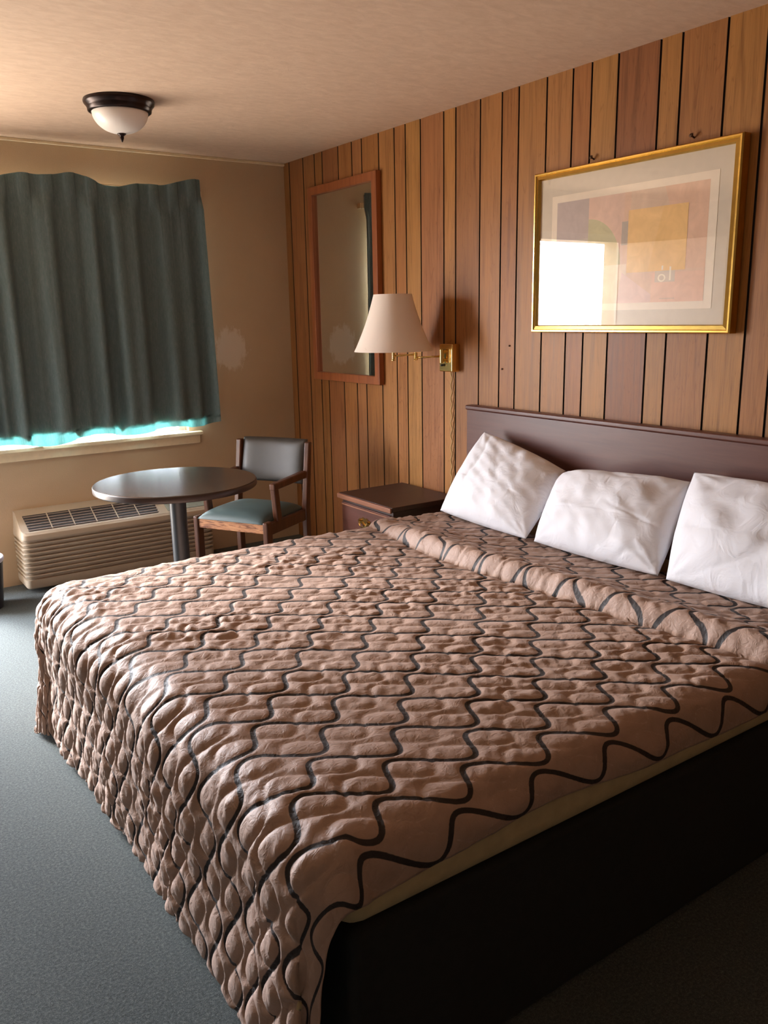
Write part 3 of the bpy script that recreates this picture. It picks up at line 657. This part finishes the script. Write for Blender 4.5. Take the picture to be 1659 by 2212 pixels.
def cushion(name, n, fn, mat):
    u = np.linspace(-1, 1, n); U, V = np.meshgrid(u, u, indexing='ij'); bm = bmesh.new()
    top, bot = fn(U, V)
    va = [[bm.verts.new(top[i, j]) for j in range(n)] for i in range(n)]; vb = [[bm.verts.new(bot[i, j]) for j in range(n)] for i in range(n)]
    for i in range(n - 1):
        for j in range(n - 1):
            bm.faces.new((va[i][j], va[i+1][j], va[i+1][j+1], va[i][j+1])); bm.faces.new((vb[i][j], vb[i][j+1], vb[i+1][j+1], vb[i+1][j]))
    for k in range(n - 1):
        bm.faces.new((va[k][0], vb[k][0], vb[k+1][0], va[k+1][0])); bm.faces.new((va[k][-1], va[k+1][-1], vb[k+1][-1], vb[k][-1]))
        bm.faces.new((va[0][k], va[0][k+1], vb[0][k+1], vb[0][k])); bm.faces.new((va[-1][k], vb[-1][k], vb[-1][k+1], va[-1][k+1]))
    return obj(name, bm, mat, ch, True)
def seat_fn(U, V):
    e = ((1 - np.abs(U) ** 5) * (1 - np.abs(V) ** 5)).clip(0) ** .5
    X = U * (W2 - .026 - .0 * V); Y = V * (D2 - .008) + .004
    Z = .432 + .038 * e + .012 * (1 - U ** 2) * (1 - V ** 2) - .010 * np.clip(V - .5, 0, 1)
    return np.stack([X, Y, Z], -1), np.stack([X, Y, Z * 0 + .426], -1)
cushion('seat', 26, seat_fn, M_SEAT)
def back_fn(U, V):
    e = ((1 - np.abs(U) ** 6) * (1 - np.abs(V) ** 6)).clip(0) ** .5
    X = U * (W2 - .028); Z = .680 + V * .120
    yb_ = -D2 - .008 - .052 * (Z - .56) / .23 + .018 * (1 - U ** 2) * -1
    return np.stack([X, yb_ + .010 + .028 * e, Z], -1), np.stack([X, yb_ - .006 - .012 * e, Z], -1)
cushion('backrest', 26, back_fn, M_VINYL)
ch.rotation_euler = (0, 0, math.radians(120.5))

# ------------------------------------------------------------------ round table
TX, TY, TR_ = -1.325, -1.285, .366
rt = empty('round_table', (TX, TY, 0), 'round dark pedestal table with a glossy top in front of the air conditioner', 'table')
bm = bmesh.new(); lathe(bm, [(0, .705), (TR_ - .006, .705), (TR_ - .002, .708), (TR_ - .002, .7345), (TR_ - .004, .7360), (0, .7365)], n=128); obj('tabletop', bm, M_TABLE, rt, True, auto=30)
bm = bmesh.new(); lathe(bm, [(TR_ - .002, .706), (TR_, .708), (TR_ + .001, .712), (TR_ + .001, .730), (TR_ - .001, .7335), (TR_ - .002, .734)], n=128, cap=False); obj('edge_band', bm, M_TEDGE, rt, True)['label'] = 'black edge band'
bm = bmesh.new(); lathe(bm, [(.038, .02), (.038, .700)], n=32); obj('pole', bm, M_BLACKM, rt, True, auto=40)
bm = bmesh.new(); box(bm, (-.15, -.15, .697), (.15, .15, .705)); obj('mounting_plate', bm, M_BLACKM, rt)
bm = bmesh.new(); lathe(bm, [(0, 0), (.235, 0), (.24, .008), (.20, .022), (.08, .040), (.045, .060), (0, .060)], n=64); obj('base', bm, M_BLACKM, rt, True, auto=40)

# ------------------------------------------------------------------ air conditioner
ac = empty('air_conditioner', (-1.265, 0, .02), 'beige through-wall air conditioner with louvred front under the window', 'air conditioner')
inv = Matrix.Translation(-Vector(ac.location))
AXL, AXR = -1.815, -.715
lv = []   # (z, front depth, inset)
lv += [(.020, .205, .012), (.030, .222, .003), (.045, .228, 0), (.070, .230, 0)]
for i in range(9):
    z = .078 + i * .0255; lv += [(z, .230, 0), (z + .0012, .208, .016), (z + .0095, .208, .016), (z + .0115, .226, .002), (z + .020, .231, 0)]
lv += [(.312, .231, 0), (.328, .226, .001), (.338, .214, .004)]
def acring(bm, z, fy, ins):
    r = .032; pts = []; xl, xr, y = AXL + ins, AXR - ins, -fy
    pts.append((xl, 0)); pts.append((xl, -.05))
    for a in np.linspace(PI, 1.5 * PI, 9): pts.append((xl + r + r * math.cos(a), y + r + r * math.sin(a)))
    for x in np.linspace(xl + r, xr - r, 6)[1:-1]: pts.append((x, y))
    for a in np.linspace(1.5 * PI, 2 * PI, 9): pts.append((xr - r + r * math.cos(a), y + r + r * math.sin(a)))
    pts.append((xr, -.05)); pts.append((xr, 0))
    return [bm.verts.new(inv @ Vector((px, py, z))) for px, py in pts]
bm = bmesh.new(); R_ = [acring(bm, *q) for q in lv]
bm.faces.new(R_[0][::-1])
for A, B in zip(R_[:-1], R_[1:]):
    for i in range(len(A) - 1): bm.faces.new((A[i], A[i+1], B[i+1], B[i]))
# sloped top: the last ring rises to the wall
top = []
for vtx in R_[-1]:
    x, y, z = Vector(vtx.co) - inv.translation
    d = min(max((-y - .04) / (.214 - .04), 0), 1); top.append(bm.verts.new(inv @ Vector((x + (.006 if x < -1.26 else -.006) * (1 - d), y, .432 - (.432 - .339) * d))))
for i in range(len(top) - 1): bm.faces.new((R_[-1][i], R_[-1][i+1], top[i+1], top[i]))
n_ = len(top)
for i in range(n_ // 2 - 0):
    j = n_ - 1 - i
    if j - i > 1: 
        try: bm.faces.new((top[i], top[i+1], top[j-1], top[j]))
        except ValueError: pass
obj('cabinet', bm, M_BEIGE, ac, True, auto=28)
def slp(x, t, h=0):   # point on the sloped top: t=0 at wall side .. 1 at front lip
    nrm = Vector((0, -.093, .174)).normalized()
    return inv @ (Vector((x, -.04 - .174 * t, .432 - .093 * t)) + nrm * h)
bm = bmesh.new(); hexa(bm, [slp(-1.775, .24, -.001), slp(-1.768, .93, -.001), slp(-1.045, .93, -.001), slp(-1.035, .34 - .1, -.001)], [slp(-1.775, .24, .0012), slp(-1.768, .93, .0012), slp(-1.045, .93, .0012), slp(-1.035, .24, .0012)])
gr = obj('grille', bm, M_ACDARK, ac)
for i in range(6):
    t = .30 + i * .115; bm = bmesh.new()
    hexa(bm, [slp(-1.772, t, .001), slp(-1.772, t + .028, .001), slp(-1.04, t + .028, .001), slp(-1.04, t, .001)], [slp(-1.772, t, .004), slp(-1.772, t + .028, .004), slp(-1.04, t + .028, .004), slp(-1.04, t, .004)]); obj('slat', bm, M_ACSLAT, gr)
for i in range(1, 6):
    x = -1.772 + i * .122; bm = bmesh.new()
    hexa(bm, [slp(x, .24, .001), slp(x, .93, .001), slp(x + .006, .93, .001), slp(x + .006, .24, .001)], [slp(x, .24, .005), slp(x, .93, .005), slp(x + .006, .93, .005), slp(x + .006, .24, .005)]); obj('divider', bm, M_BEIGE, gr)
bm = bmesh.new(); hexa(bm, [slp(-.99, .28, -.001), slp(-.985, .92, -.001), slp(-.745, .92, -.001), slp(-.738, .28, -.001)], [slp(-.99, .28, .003), slp(-.985, .92, .003), slp(-.745, .92, .003), slp(-.738, .28, .003)]); obj('control_door', bm, M_ACPANEL, ac, bevel=.001)['label'] = 'grey green control door'
bm = bmesh.new(); P0 = [(-.72, -.03, .05), (-.66, -.05, .012), (-.58, -.14, .006), (-.50, -.16, .006), (-.46, -.08, .006), (-.45, -.03, .05), (-.445, -.012, .12), (-.444, -.006, .20)]
def crv(P, k=8):
    P = [Vector(q) for q in P]; o = []
    for i in range(len(P) - 1):
        a, b, c, d = P[max(i-1, 0)], P[i], P[i+1], P[min(i+2, len(P)-1)]
        for j in range(k):
            t = j / k; o.append(.5 * ((2 * b) + (c - a) * t + (2*a - 5*b + 4*c - d) * t*t + (3*b - a - 3*c + d) * t**3))
    o.append(P[-1]); return o
tube(bm, [inv @ q for q in crv(P0)], .004, 8); obj('power_cord', bm, M_GREYCORD, ac, True)

# ------------------------------------------------------------------ bin at the left edge
bn = empty('waste_bin', (-2.062, -.30, 0), 'dark waste bin with a pale rim at the left edge beside the air conditioner', 'bin')
bm = bmesh.new(); lathe(bm, [(0, 0), (.105, 0), (.128, .262), (.122, .262), (.100, .008), (0, .008)], n=40, cap=False); obj('body', bm, M_BIN, bn, True, auto=40)
bm = bmesh.new(); lathe(bm, [(.127, .246), (.131, .250), (.133, .266), (.129, .272), (.121, .268), (.119, .20)], n=40, cap=False); obj('rim', bm, M_LINER, bn, True)['label'] = 'pale rim'
